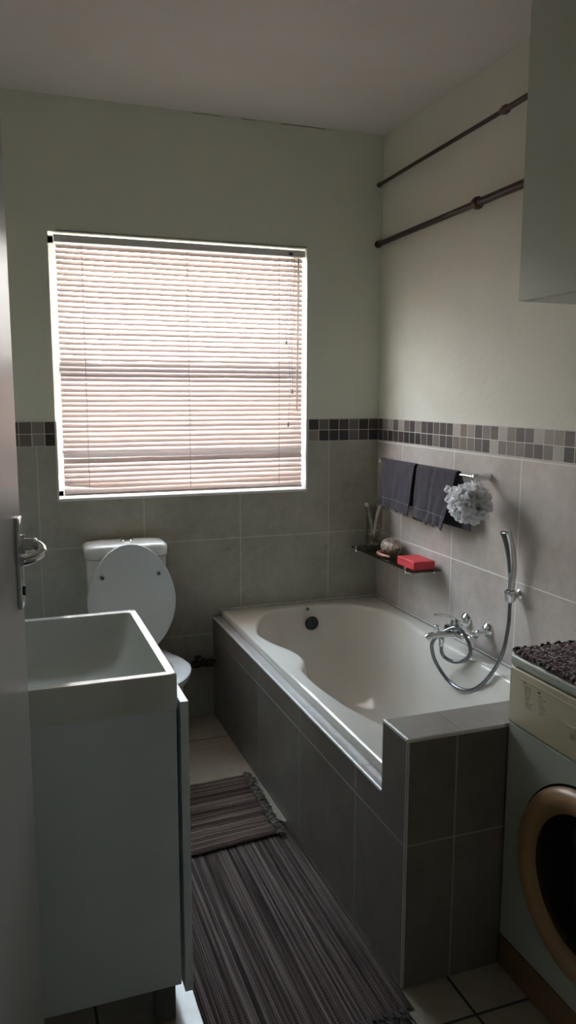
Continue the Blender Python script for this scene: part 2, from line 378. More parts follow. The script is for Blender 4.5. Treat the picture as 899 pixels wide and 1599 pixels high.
# ================================================================ THE SETTING
def walls():
    # back wall: plaster set 6 mm behind the tiling, window opening cut out
    T = .16
    xs = [XL-.1, WL, WR, .1]
    p = MB()
    for i in range(3):
        for z0, z1 in ((0, WB), (WB, B1), (B1, WT), (WT, H)):
            if i == 1 and z0 in (WB, B1): continue
            y0 = .006
            p.box(xs[i], xs[i+1], y0, T, z0, z1)
    w = struct(p.build('wall_back', 'wall', smooth=False))
    t = MB()
    t.box(XL, WL, -.0, .006, 0, B2); t.box(WL, WR, -.0, .006, 0, WB); t.box(WR, 0, -.0, .006, 0, B2)
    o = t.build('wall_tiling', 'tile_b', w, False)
    t = MB(); t.box(XL, WL, 0, .006, B2, B1); t.box(WR, 0, 0, .006, B2, B1)
    t.build('mosaic_border', 'mosaic_b', w, False)
    t = MB(); t.box(XL, WL, .001, .006, B1, B1+.003); t.box(WR, 0, .001, .006, B1, B1+.003); t.build('border_edge', 'trim', w, False)
    # right wall
    p = MB(); p.box(.006, .16, YF-.1, .1, 0, H); w = struct(p.build('wall_right', 'wall_r', smooth=False))
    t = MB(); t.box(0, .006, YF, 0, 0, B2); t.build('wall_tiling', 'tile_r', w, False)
    t = MB(); t.box(0, .006, YF, 0, B2, B1); t.build('mosaic_border', 'mosaic_r', w, False)
    t = MB(); t.box(.001, .006, YF, 0, B1, B1+.003); t.build('border_edge', 'trim', w, False)
    # left wall
    p = MB(); p.box(XL-.16, XL-.006, YF-.1, .1, 0, H); w = struct(p.build('wall_left', 'wall', smooth=False))
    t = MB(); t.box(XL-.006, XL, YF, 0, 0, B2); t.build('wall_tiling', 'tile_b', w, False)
    t = MB(); t.box(XL-.006, XL, YF, 0, B2, B1); t.build('mosaic_border', 'mosaic_b', w, False)
    # front wall with the doorway the camera looks through
    p = MB(); dx0, dx1, dz = -1.835, -1.0, 2.06
    p.box(XL-.16, dx0, YF-.12, YF, 0, H); p.box(dx1, .16, YF-.12, YF, 0, H); p.box(dx0, dx1, YF-.12, YF, dz, H)
    struct(p.build('wall_front', 'wall', smooth=False))
    p = MB(); p.box(dx1-.03, dx1, YF-.125, YF+.004, 0, dz, .003); p.box(dx0, dx1, YF-.125, YF+.004, dz-.03, dz, .003)
    struct(p.build('trim_1', 'frame_paint', smooth=False))
    # the passage outside the doorway
    p = MB(); px0, px1, pz0, pz1 = -.56, -.44, 1.60, 1.80
    p.box(XL-.9, px0, -4.42, -4.3, 0, H); p.box(px1, .7, -4.42, -4.3, 0, H); p.box(px0, px1, -4.42, -4.3, 0, pz0); p.box(px0, px1, -4.42, -4.3, pz1, H)
    struct(p.build('wall_passage_end', 'wall', smooth=False))
    w2 = struct(bpy.data.objects.new('added_light_window', None)); COL.objects.link(w2); w2.location = ((px0+px1)/2, -4.36, pz0)  # unseen window, added to throw cool light on the near faces
    p = MB(); p.box(px0, px0+.02, -4.38, -4.34, pz0, pz1); p.box(px1-.02, px1, -4.38, -4.34, pz0, pz1); p.box(px0+.02, px1-.02, -4.38, -4.34, pz0, pz0+.02); p.box(px0+.02, px1-.02, -4.38, -4.34, pz1-.02, pz1)
    p.build('window_frame', 'frame_paint', w2, False)
    p = MB(); p.box(px0+.02, px1-.02, -4.362, -4.358, pz0+.02, pz1-.02); p.build('pane', 'pane', w2, False)
    p = MB(); p.box(XL-1.0, XL-.9, -4.3, YF-.12, 0, H); struct(p.build('wall_passage_left', 'wall', smooth=False))
    p = MB(); p.box(.6, .7, -4.3, YF-.12, 0, H); struct(p.build('wall_passage_right', 'wall', smooth=False))
    p = MB(); p.box(XL-1.0, XL-.16, YF-.12, YF, 0, H); p.box(.16, .7, YF-.12, YF, 0, H); struct(p.build('wall_passage_front', 'wall', smooth=False))
    p = MB(); p.box(XL-1.0, .7, -4.42, .16, -.12, 0); struct(p.build('floor', 'tile_floor', smooth=False))
    # ceiling, a touch uneven at the cornice line
    p = MB(); p.box(XL-1.0, .7, -4.42, .16, H, H+.12); c = struct(p.build('ceiling', 'ceiling', smooth=False))
    # hairline crack between ceiling and back wall
    p = MB()
    pts = [(x, .0045, H-.004+.003*noise.noise(Vector((x*9, 0, 0)))) for x in [XL+.3+i*.03 for i in range(52)]]
    segs = [(24, 29), (31, 34), (37, 45)]
    for a, b in segs: p.tube(pts[a:b], .0008, 5)
    p.build('crack', 'crack', c)
    # outside
    p = MB(); p.box(-9, 9, .3, 14, -.25, -.15); struct(p.build('ground_outside', 'paving', smooth=False))
    p = MB(); p.box(-7, 7, 3.2, 3.4, -.15, 1.60); struct(p.build('boundary_wall', 'peach', smooth=False))
walls()

def window():
    w = struct(bpy.data.objects.new('window_1', None)); COL.objects.link(w); w.location = (-.92, .12, WB)
    f = MB(); y0, y1 = .10, .135; fw = .032
    f.box(WL, WL+fw, y0, y1, WB, WT, .003); f.box(WR-fw, WR, y0, y1, WB, WT, .003)
    f.box(WL, WR, y0, y1, WT-fw, WT, .003); f.box(WL, WR, y0, y1, WB, WB+fw, .003)
    f.build('window_frame', 'frame_paint', w, False)
    f = MB(); f.box(WL+fw, WR-fw, y0-.006, y1, 1.555, 1.606, .004); f.build('transom', 'frame_paint', w, False)
    f = MB(); f.box(WL+fw, WR-fw, y0-.006, y1, 1.207, 1.243, .004); f.build('transom', 'frame_paint', w, False)
    for a, b in ((WB+fw, 1.207), (1.243, 1.555), (1.606, WT-fw)):
        g = MB(); g.box(WL+fw, WR-fw, .117, .120, a, b); g.build('pane', 'pane', w, False)
    # sill and thin white reveal trim down the lower tiled part
    f = MB(); f.box(WL, WR, -.004, .10, WB-.004, WB+.008, .003); f.build('sill', 'frame_paint', w, False)
    f = MB(); f.box(WL-.004, WL+.004, -.003, .10, WB, B1); f.box(WR-.004, WR+.004, -.003, .10, WB, B1)
    f.build('reveal_trim', 'trim', w, False)
    f = MB(); pts = [(x, -.0005, WT+.004+.002*noise.noise(Vector((x*14, 3, 0)))) for x in [WL+.03+i*.03 for i in range(37)]]
    f.tube(pts, .0014, 5); f.build('crack', 'crack', w)
    # burglar bars
    for z in (2.03, 1.883, 1.74, 1.485, 1.36):
        pass
    t = thing('burglar_bar_grille', 'thin white horizontal burglar bars behind the blind across the window', 'window bars', (-.92, .085, WB+.01))
    for z in (2.03, 1.883, 1.74, 1.485, 1.345, 1.14):
        b = MB(); b.cyl((WL+.001, .085, z), (WR-.001, .085, z), .004, 8); b.build('bar', 'frame_paint', t)
window()

# ================================================================ BLIND
def blind():
    t = thing('venetian_blind', 'white slatted venetian blind lowered over the window, nearly closed', 'blind', (-.91, .03, WB+.01))
    bx0, bx1 = -1.452, -.378
    yc = .034
    h = MB(); h.box(bx0-.006, bx1+.006, .012, .045, 2.083, 2.112, .003); h.build('headrail', 'frame_paint', t, False)
    b = MB(); r2 = random.Random(3)
    pitch = .0213; z = 2.070; k = 0; sl = MB()
    th0 = math.radians(55)
    while z > 1.068:
        if True:
            th = th0+math.radians(r2.uniform(-4, 4))
            if abs(z-1.222) < .0107: th = math.radians(118)
            if 1.55 < z < 1.61: th += math.radians(7)
            tl = r2.uniform(-.0016, .0016); sag = r2.uniform(0, .0014)
            xe = bx1+r2.uniform(-.002, .001); xs_ = bx0+r2.uniform(-.001, .002)
            nseg = 24; rings = []
            bent = abs(z-1.085) < .011
            for i in range(nseg+1):
                u = i/nseg; x = xs_+(xe-xs_)*u
                zz = z+tl*(u-.5)-sag*math.sin(PI*((u*3) % 1))
                thh = th
                if bent: zz += .010*max(0, 1-u*7) ; thh = th+.25*math.sin(u*9)
                if abs(z-1.592) < .011: thh = th+.30*noise.noise(Vector((u*8, 0, 0))); zz += .002*noise.noise(Vector((u*20, 5, 0)))
                row = []
                for q in (-1, -.5, 0, .5, 1):
                    c = .0125*q; cam = .0018*(1-q*q)
                    row.append(Vector((x, yc+c*math.cos(thh)-cam*math.sin(thh), zz+c*math.sin(thh)+cam*math.cos(thh))))
                rings.append(row)
            sl.loft(rings, closed=False)
        z -= pitch; k += 1
    o = sl.build('slats', 'slat', t)
    b = MB(); b.box(bx0, bx1, .022, .046, 1.049, 1.060, .003); b.build('bottom_rail', 'slat', t, False)
    for i, x in enumerate((-1.348, -.91, -.494)):
        c = MB()
        for yy in (.0185, .0495):
            pts = [(x+.0012*math.sin(j*1.7+i), yy+.0008*math.sin(j*2.3), 2.09-j*.0213) for j in range(49)]
            c.tube(pts, .0010, 5)
        c.build('ladder_cord', 'cord', t)
    w = MB(); w.cyl((-.407, .006, 2.075), (-.412, .008, 1.40), .0034, 8); w.build('tilt_wand', translucent('clear wand', (.75, .7, .68), (.8, .75, .72), .4), t)
    for i, (x, zb) in enumerate(((-.425, 1.50), (-.438, 1.35), (-.452, 1.72))):
        c = MB(); pts = [(x+.004*math.sin(j*.5+i*2)-.0004*j, .009+.002*math.sin(j*.8), 2.08-j*(2.08-zb)/30) for j in range(31)]
        c.tube(pts, .0008, 5); c.lathe((pts[-1][0], pts[-1][1], zb-.022), [(.0, 0), (.0045, .002), (.004, .014), (.0015, .024)], seg=10)
        c.build('pull_cord', 'cord', t)
    c = MB(); c.box(-.452, -.432, .006, .013, 2.088, 2.100, .002); c.build('cord_lock', 'rubber', t)
blind()

# ================================================================ BATHTUB + SURROUND
def tub():
    t = thing('bathtub', 'cream acrylic built-in bathtub with a wide shaped armrest rim under the window', 'bathtub', (-.41, -.85, .05))
    z = .500
    op = [(-.40, -.076), (-.514, -.082), (-.61, -.124), (-.69, -.25), (-.735, -.40), (-.722, -.53), (-.690, -.63), (-.672, -.72), (-.684, -.795), (-.718, -.86), (-.728, -.95),
          (-.726, -1.06), (-.712, -1.19), (-.693, -1.30), (-.655, -1.42), (-.57, -1.54), (-.44, -1.60), (-.28, -1.59), (-.16, -1.50), (-.10, -1.36), (-.078, -1.15), (-.075, -.95),
          (-.080, -.77), (-.088, -.637), (-.074, -.50), (-.072, -.373), (-.100, -.240), (-.175, -.130), (-.28, -.085)]
    n = 180
    base = resample(cr([(x, y, 0) for x, y in op], 8, True), n)
    # floor outline of the basin
    fl = cr([(-.40, -.34, 0), (-.56, -.42, 0), (-.62, -.60, 0), (-.615, -.85, 0), (-.61, -1.1, 0), (-.59, -1.28, 0), (-.52, -1.42, 0), (-.40, -1.47, 0), (-.27, -1.42, 0), (-.20, -1.28, 0), (-.185, -1.1, 0), (-.18, -.85, 0), (-.18, -.6, 0), (-.24, -.42, 0)], 12, True)
    fl = resample(fl, n)
    c0 = Vector((-.40, -.82, 0))
    # align parameterisation by starting angle
    def align(P, ref):
        k = min(range(len(P)), key=lambda i: (P[i]-ref).length); return P[k:]+P[:k]
    fl = align(fl, Vector((-.40, -.34, 0)))
    # a smooth mid outline (armrest bump fades out with depth)
    X0, X1, Y0, Y1 = -.782, -.004, -1.701, -.004
    def rect(p, inset=0):
        d = p-c0; x0, x1, y0, y1 = X0+inset, X1-inset, Y0+inset, Y1-inset
        sx = ((x1-c0.x)/d.x if d.x > 1e-9 else (x0-c0.x)/d.x if d.x < -1e-9 else 1e9)
        sy = ((y1-c0.y)/d.y if d.y > 1e-9 else (y0-c0.y)/d.y if d.y < -1e-9 else 1e9)
        return c0+d*min(sx, sy)
    outer = [rect(p) for p in base]
    # snap nearest verts to the exact corners
    for cx, cy in ((X0, Y0), (X0, Y1), (X1, Y0), (X1, Y1)):
        q = Vector((cx, cy, 0)); i = min(range(n), key=lambda k: (outer[k]-q).length); outer[i] = q
    out_in = [Vector((max(X0+.012, min(X1-.012, p.x)), max(Y0+.012, min(Y1-.012, p.y)), 0)) for p in outer]
    def at(P, zz, off=0):
        r = []
        for i, p in enumerate(P):
            r.append(Vector((p.x, p.y, zz)))
        return r
    def nrm(P):
        r = []
        for i in range(len(P)):
            d = P[(i+1) % len(P)]-P[i-1]; v = Vector((d.y, -d.x, 0)).normalized()
            if (c0-P[i]).dot(v) < 0: v = -v
            r.append(v)
        return r
    nb = nrm(base)
    def ins(d): return [p+v*d for p, v in zip(base, nb)]
    def blend(t_, zz, d=.03):
        A = ins(d)
        return [Vector((a.x*(1-t_)+b.x*t_, a.y*(1-t_)+b.y*t_, zz)) for a, b in zip(A, fl)]
    rings = [at(outer, z-.032), at(outer, z-.005), [Vector((p.x*.7+q.x*.3, p.y*.7+q.y*.3, z-.001)) for p, q in zip(outer, out_in)], at(out_in, z)]
    rim = [p.lerp(q, .5) for p, q in zip(out_in, base)]
    rings += [at(rim, z), at(ins(-.010), z), at(ins(-.003), z-.0015), at(ins(.003), z-.006), at(ins(.009), z-.018), at(ins(.016), z-.05)]
    for tt, zz in ((.12, .40), (.28, .30), (.46, .21), (.66, .145), (.85, .108)): rings.append(blend(tt, zz))
    rings.append([Vector((p.x, p.y, .092)) for p in fl])
    fc = Vector((-.40, -.88, 0))
    for s_, zz in ((.85, .084), (.5, .079), (.15, .075)): rings.append([Vector((fc.x+(p.x-fc.x)*s_, fc.y+(p.y-fc.y)*s_, zz)) for p in fl])
    m = MB(); m.loft(rings, True, False, True)
    # underside so the bath is a closed body
    m.build('shell', 'acrylic', t, ang=60)
    # overflow and badge
    o = MB(); o.lathe((-.390, -.131, .434), [(0, -.004), (.031, -.004), (.033, -.010), (.028, -.018), (.012, -.020), (0, -.020)], 'y', 32); 
    ob = o.build('overflow', 'black', t)
    o = MB(); o.lathe((-.392, -.090, .489), [(0, -.001), (.008, -.001), (.008, -.004), (0, -.005)], 'y', 16); o.build('badge', 'rubber', t)
    o = MB(); o.lathe((-.40, -.72, .0775), [(0, 0), (.03, .0), (.032, .003), (.02, .005), (0, .004)], 'z', 24); o.build('drain', 'chrome', t)
    # silicone bead at the walls
    s_ = MB(); s_.tube([(-.79, -.0055, .502), (-.4, -.0055, .503), (-.006, -.006, .503), (-.0055, -.8, .503), (-.0055, -1.70, .503)], .0042, 6)
    s_.build('silicone_bead', 'grout', t)
    # tiled surround
    e = thing('tiled_bath_surround', 'grey tiled bath front panel and raised end wall with white edge trims', 'bath surround', (-.70, -.92, 0))
    a = MB()
    a.box(-.821, -.786, -1.705, -.001, 0, .466)       # apron
    a.box(-.821, -.001, -1.8359, -1.705, 0, .652)       # end wall
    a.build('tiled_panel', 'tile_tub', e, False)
    a = MB(); a.box(-.8195, -.7825, -1.7045, -.001, .466, .4705)
    a.box(-.818, -.001, -1.833, -1.708, .652, .661)
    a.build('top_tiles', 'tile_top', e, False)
    tr = MB()
    tr.tube([(-.8185, -.001, .4665), (-.8185, -1.7055, .4665)], .0052, 8)
    tr.build('edge_trim', 'trim', e)
    tr = MB(); tr.tube([(-.8175, -1.706, .657), (-.8175, -1.834, .657)], .0055, 8); tr.tube([(-.8185, -1.8325, .657), (-.548, -1.8325, .657)], .0055, 8)
    tr.tube([(-.8175, -1.8325, .003), (-.8175, -1.8325, .656)], .0045, 8)
    tr.tube([(-.8185, -1.7075, .467), (-.8185, -1.7075, .657)], .003, 6)
    tr.build('edge_trim', 'trim', e)
tub()

# ================================================================ TOILET
def toilet():
    t = thing('toilet', 'white ceramic toilet with its lid raised against the cistern below the window', 'toilet', (-1.225, -.4, 0))
    cx = -1.226
    def rr(x0, x1, y0, y1, z, r=.04, n=8):
        out = []
        for (ax, ay, a0) in ((x1-r, y1-r, 0), (x0+r, y1-r, 90), (x0+r, y0+r, 180), (x1-r, y0+r, 270)):
            for k in range(n+1):
                a = math.radians(a0+90*k/n); out.append(Vector((ax+r*math.cos(a), ay+r*math.sin(a), z)))
        return out
    m = MB(); m.loft([rr(cx-.145, cx+.145, -.170, -.006, .44, .04), rr(cx-.150, cx+.150, -.178, -.006, .48, .04), rr(cx-.163, cx+.163, -.188, -.006, .70, .045), rr(cx-.166, cx+.166, -.19, -.006, .805, .045)], True, True, True)
    m.build('cistern', 'ceramic', t)
    m = MB(); m.loft([rr(cx-.166, cx+.166, -.19, -.004, .807, .045), rr(cx-.172, cx+.172, -.198, -.003, .812, .05), rr(cx-.172, cx+.172, -.198, -.003, .838, .05), rr(cx-.168, cx+.168, -.194, -.006, .853, .05), rr(cx-.155, cx+.155, -.18, -.02, .862, .045), rr(cx-.12, cx+.12, -.15, -.05, .865, .04)], True, True, True)
    lid = m.build('cistern_lid', 'ceramic', t, ang=60)
    m = MB(); m.lathe((cx+.01, -.10, .864), [(.026, 0), (.026, .004), (.022, .008), (.008, .009), (0, .008)], seg=24); m.build('flush_button', 'chrome', t)
    def egg(z, w, y0, y1, sc_=1, n=40):
        out = []; cy = (y0+y1)/2; h = (y1-y0)/2
        for k in range(n):
            a = 2*PI*k/n; s_, c_ = math.sin(a), math.cos(a)
            wx = w*(1-.10*(-s_))if s_ < 0 else w
            out.append(Vector((cx+wx*c_*sc_, cy+h*s_*sc_, z)))
        return out
    m = MB()
    m.loft([egg(0, .115, -.53, -.10), egg(.03, .112, -.525, -.10), egg(.14, .105, -.53, -.10), egg(.24, .150, -.64, -.10), egg(.32, .176, -.685, -.09), egg(.375, .182, -.695, -.08), egg(.398, .184, -.700, -.08), egg(.402, .178, -.695, -.085),
            egg(.402, .13, -.62, -.25), egg(.38, .12, -.60, -.27), egg(.28, .08, -.52, -.32), egg(.22, .03, -.44, -.38)], True, True, True)
    m.build('bowl', 'ceramic', t, ang=60)
    m = MB(); m.loft([egg(.404, .186, -.705, -.25), egg(.424, .188, -.708, -.25), egg(.430, .180, -.70, -.256), egg(.430, .125, -.625, -.31), egg(.424, .118, -.618, -.318), egg(.404, .118, -.618, -.318)], True, cyclic=True)
    m.build('seat', 'toilet_seat', t, ang=50)
    # raised lid: an oval shell leaning on the cistern, underside to the room
    def lidring(s_, d):
        out = []
        for k in range(56):
            a = 2*PI*k/56; x = .178*math.cos(a); v = .222*math.sin(a)
            x *= (1+.05*math.sin(a)*-1) if math.sin(a) > 0 else (1-.10*abs(math.sin(a))**2)
            x *= s_; v *= s_
            hgt = .222+v
            yy = -.262+hgt*.095/.444*1.0 - .045
            out.append(Vector((cx+.002+x+.012*(hgt-.222), yy+d, .425+hgt)))
        return out
    m = MB(); m.loft([lidring(.94, .004), lidring(.975, -.002), lidring(1.0, -.004), lidring(1.005, .004), lidring(1.0, .012), lidring(.9, .020), lidring(.5, .024)], True, True, True)
    ld = m.build('raised_lid', 'toilet_seat', t, ang=50)
    for bx, bz in ((-1.338, .742), (-1.110, .745)):
        m = MB(); yy = -.307+(bz-.425)*.095/.444; m.lathe((bx, yy+.006, bz), [(.0075, 0), (.0075, -.008), (.004, -.011), (0, -.011)], 'y', 14); m.build('bumper', 'rubber', ld)
    for bx in (-1.30, -1.15):
        m = MB(); m.tube([(bx, -.27, .40), (bx, -.285, .43), (bx, -.30, .45)], .012, 10); m.build('hinge', 'toilet_seat', t)
toilet()
def pipes():
    t = thing('water_inlet_valve', 'dark tarnished water pipe and stop valve by the bath beside the toilet', 'pipe', (-.88, -.03, .27))
    m = MB(); m.tube([(-1.10, -.045, .268), (-1.0, -.045, .268), (-.96, -.045, .266), (-.823, -.045, .274)], .0085, 12); m.build('pipe', 'pipe', t)
    m = MB(); m.lathe((-.935, -.045, .268), [(.0, 0), (.016, 0), (.018, .006), (.018, .035), (.014, .04), (.014, .06), (.019, .064), (.019, .10), (.0, .10)], 'x', 8); m.build('valve_body', 'pipe', t, ang=20)
    m = MB(); m.cyl((-.91, -.05, .27), (-.912, -.06, .305), .010, 10); m.box(-.925, -.895, -.067, -.050, .300, .312, .003); m.build('valve_handle', 'pipe', t)
    m = MB(); m.cyl((-.872, -.045, .271), (-.872, -.004, .271), .011, 12); m.build('wall_stub', 'pipe', t)
pipes()

# ================================================================ VANITY
VX, VY0, VY1 = -1.360, -1.768, -1.215
def vanity():
    t = thing('vanity_cabinet', 'white laminate vanity cabinet on short grey legs under the washbasin beside the open door', 'cabinet', (-1.62, -1.49, .11))
    m = MB(); m.box(XL+.002, -1.363, VY0+.002, VY0+.018, .112, .789, .001); m.box(XL+.002, -1.363, VY1-.018, VY1-.002, .112, .789, .001)
    m.box(XL+.002, -1.363, VY0+.018, VY1-.018, .112, .130); m.box(XL+.002, XL+.012, VY0+.018, VY1-.018, .130, .789); m.build('carcass', 'laminate', t, False)
    m = MB(); m.box(-1.3545, -1.3355, VY0+.001, VY1, .090, .803, .0012); m.build('door', 'laminate', t, False)
    for z in (.22, .68):
        m = MB(); m.box(-1.40, -1.354, VY1-.032, VY1-.019, z, z+.03, .002); m.build('hinge', 'chrome', t)
    for lx in (-1.420, XL+.02):
        for ly in (VY0+.030, VY1-.075):
            m = MB(); m.box(lx, lx+.048, ly, ly+.045, .0005, .112, .002); m.build('leg', 'leg_grey', t, False)
    s = thing('washbasin', 'white rectangular ceramic washbasin with thin flat rim on the vanity', 'sink', (-1.62, -1.49, .79))
    x0, x1, y0, y1, z0, z1 = XL+.003, VX, VY0-.002, VY1+.005, .790, .870
    def rr(a, b, c, d, z, r, n=6):
        out = []
        for (ax, ay, a0) in ((b-r, d-r, 0), (a+r, d-r, 90), (a+r, c+r, 180), (b-r, c+r, 270)):
            for k in range(n+1):
                an = math.radians(a0+90*k/n); out.append(Vector((ax+r*math.cos(an), ay+r*math.sin(an), z)))
        return out
    ix0 = x0+.13
    m = MB(); m.loft([rr(x0, x1, y0, y1, z0, .006), rr(x0, x1, y0, y1, z1-.004, .008), rr(x0+.003, x1-.003, y0+.003, y1-.003, z1, .008),
                      rr(ix0, x1-.020, y0+.022, y1-.026, z1, .012), rr(ix0+.003, x1-.023, y0+.025, y1-.029, z1-.005, .014), rr(ix0+.01, x1-.042, y0+.042, y1-.040, z1-.05, .03),
                      rr(ix0+.03, x1-.085, y0+.095, y1-.075, z1-.105, .05), rr(ix0+.08, x1-.14, y0+.17, y1-.16, z1-.118, .05)], True, False, True)
    m.build('bowl', 'basin', s, ang=45)
    m = MB(); m.box(x0+.001, x1-.001, y0+.001, y1-.001, z0-.001, z0+.004); 
    m.bm.free()
    m = MB(); m.lathe((-1.61, -1.49, z1-.1175), [(0, 0), (.022, 0), (.024, .003), (.012, .004), (0, .003)], seg=20); m.build('drain', 'chrome', s)
    f = thing('basin_tap', 'small chrome tap on the back ledge of the washbasin, mostly behind the door', 'tap', (-1.83, -1.50, .87))
    m = MB(); m.lathe((-1.83, -1.50, .870), [(.026, 0), (.026, .005), (.020, .010), (.019, .07), (.021, .09), (.012, .098), (0, .10)]); m.build('tap_body', 'chrome', f)
    m = MB(); m.tube([(-1.82, -1.50, .915), (-1.76, -1.50, .932), (-1.69, -1.50, .938), (-1.672, -1.50, .932)], [.013, .012, .011, .010], 14); m.build('spout', 'chrome', f)
    m = MB(); m.tube([(-1.83, -1.50, .965), (-1.80, -1.50, .99), (-1.75, -1.50, 1.005)], [.008, .007, .006], 10); m.build('handle', 'chrome', f)
vanity()

# ================================================================ ROOM DOOR (open, at left)
def door():
    E_ = Vector((-1.676, -2.02, 0)); Hn = Vector((-1.812, -2.832, 0))
    d = (Hn-E_).normalized(); nn = Vector((-d.y, d.x, 0))
    if nn.x < 0: nn = -nn
    L = (Hn-E_).length
    Mx = Matrix(((d.x, nn.x, 0, E_.x), (d.y, nn.y, 0, E_.y), (0, 0, 1, 0), (0, 0, 0, 1)))   # local: x along leaf towards hinge, y = out of face to the room
    def put(mb): bmesh.ops.transform(mb.bm, matrix=Mx, verts=mb.bm.verts[:]); return mb
    t = bpy.data.objects.new('door_1', None); COL.objects.link(t); struct(t); t.location = (E_+Hn)/2
    m = MB(); m.box(0, L, -.042, 0, .008, 2.03, .002); put(m).build('door_leaf', 'door_paint', t, False)
    m = MB(); m.box(.028, .066, -.001, .0075, 1.127, 1.279, .003, 3); lp = put(m).build('lock_plate', 'chrome', t)
    m = MB(); z = 1.232
    m.cyl((.045, .005, z), (.045, .014, z), .017, 20)
    pts = cr([(.045, .008, z), (.045, .024, z), (.048, .033, z-.002), (.060, .040, z-.006), (.080, .040, z-.009), (.10, .033, z-.011), (.115, .023, z-.012), (.122, .016, z-.012)], 5)
    m.tube(pts, [.011]*8+[.0085]*(len(pts)-8), 14)
    put(m).build('door_handle', 'chrome', t)
    m = MB(); m.lathe((.047, .0075, 1.155), [(0, 0), (.008, 0), (.008, .003), (0, .003)], 'y', 14); put(m).build('keyhole', 'black', lp)
door()

# ================================================================ RUGS
def rug(mb_name, quad, nx, ny, z, thick, mat, label, cat, stripes_along='v', amp=.0015, seed=0, wav=.004, extra=None):
    """quad: corners a(0,0) b(1,0) c(1,1) d(0,1)"""
    A, B, C_, D = [Vector(q) for q in quad]
    LX = (B-A).length; LY = (D-A).length
    bm = bmesh.new(); g = []
    def P(u, v):
        p = A.lerp(B, u).lerp(D.lerp(C_, u), v)
        off = wav*noise.noise(Vector((u*7, v*7, seed)))
        eu = min(u, 1-u); ev = min(v, 1-v)
        p = p + (B-A).normalized()*wav*1.3*noise.noise(Vector((v*14, seed, 1)))*(1 if eu < .02 else .3) + (D-A).normalized()*wav*noise.noise(Vector((u*14, seed, 5)))*(1 if ev < .02 else .3)
        h = amp*noise.noise(Vector((u*40, v*60, seed)))+max(0, off)
        return p, h
    uvl = bm.loops.layers.uv.new('UVMap')
    topv = []; botv = []
    for j in range(ny+1):
        r1 = []; r2 = []
        for i in range(nx+1):
            p, h = P(i/nx, j/ny)
            zz = z(p) if callable(z) else z
            edge = min(i, nx-i, j, ny-j)
            e = thick*(.55 if edge == 0 else 1)
            r1.append(bm.verts.new((p.x, p.y, zz+e+h))); r2.append(bm.verts.new((p.x, p.y, zz+.0004)))
        topv.append(r1); botv.append(r2)
    def face(vs, uvs):
        f = bm.faces.new(vs)
        for l, q in zip(f.loops, uvs): l[uvl].uv = q
    def UV(i, j):
        a, b = i/nx*LX, j/ny*LY
        return (a, b) if stripes_along == 'v' else (b, a)
    for j in range(ny):
        for i in range(nx):
            q = [(i, j), (i+1, j), (i+1, j+1), (i, j+1)]
            face([topv[b][a] for a, b in q], [UV(*k) for k in q])
            face([botv[b][a] for a, b in q][::-1], [UV(*k) for k in q][::-1])
    def side(seq):
        for (a, b), (c, d) in zip(seq, seq[1:]):
            face([botv[b][a], botv[d][c], topv[d][c], topv[b][a]], [UV(a, b), UV(c, d), UV(c, d), UV(a, b)])
    side([(i, 0) for i in range(nx+1)]); side([(nx, j) for j in range(ny+1)])
    side([(i, ny) for i in range(nx, -1, -1)]); side([(0, j) for j in range(ny, -1, -1)])
    bmesh.ops.recalc_face_normals(bm, faces=bm.faces[:])
    return bm

def rug_obj(bm, name, mat, parent):
    me = bpy.data.meshes.new(name); bm.to_mesh(me); bm.free()
    o = bpy.data.objects.new(name, me); COL.objects.link(o); me.materials.append(MT[mat]); me.shade_smooth()
    me.set_sharp_from_angle(angle=math.radians(60))
    o.parent = parent; o.location = -WP(parent); return o

def tassels(parent, a, b, n, out, z0, mat, ln=(.03, .06), r=.0028, seed=1, zf=None):
    R = random.Random(seed); m = MB(); a, b, out = Vector(a), Vector(b), Vector(out).normalized()
    al = (b-a).normalized()
    for i in range(n):
        p = a.lerp(b, (i+R.uniform(.2, .8))/n)
        for k in range(3):
            L = R.uniform(*ln); side = R.uniform(-.5, .5); q = []
            for s_ in range(6):
                u = s_/5
                w = p+out*(L*u*(1-.35*u*R.uniform(0, 1)))+al*(side*L*u*u+R.uniform(-.002, .002)+(k-1)*.003)
                base = zf(w) if zf else z0
                q.append((w.x, w.y, base+r+.001+(.010*math.sin(u*PI)*R.uniform(.3, 1.2)) + .003*k*(1-u)))
            m.tube(q, [r*1.1, r*1.3, r, r*.9, r*.8, r*.3], 6)
        m.blob((p.x+out.x*.004, p.y+out.y*.004, (zf(p) if zf else z0)+.006), .0055, sub=1)
    m.build('fringe', mat, parent)

t = thing('floor_rug', 'long dark charcoal striped rag rug lying along the tiled bath panel', 'rug', (-1.08, -1.45, 0))
rug_obj(rug('r', [(-1.315, -1.915, 0), (-.8235, -1.905, 0), (-.8225, -1.00, 0), (-1.310, -1.00, 0)], 70, 130, .0005, .0065, 'rug_a', '', '', 'v', .0012, 3, .0012), 'woven_panel', 'rug_a', t)
tassels(t, (-1.31, -1.912, 0), (-.855, -1.905, 0), 26, (.15, -1, 0), .0005, 'tassel_a', (.035, .075), .0033, 4)
def under(p):   # the small mat lies on the long rug where they overlap
    base = .0005
    k = max(0, min(1, (-.99-p.y)/.03)) * (1 if p.x > -1.325 else max(0, 1-(-1.325-p.x)/.03))
    return base+k*.0115
t = thing('bath_mat', 'small brown striped rag mat with knotted fringe, lapping over the dark rug end', 'rug', (-1.22, -.86, 0))
rug_obj(rug('r', [(-1.54, -1.150, 0), (-.888, -1.080, 0), (-.868, -.625, 0), (-1.52, -.655, 0)], 110, 70, under, .0075, 'rug_b', '', '', 'u', .0015, 8, .004), 'woven_panel', 'rug_b', t)
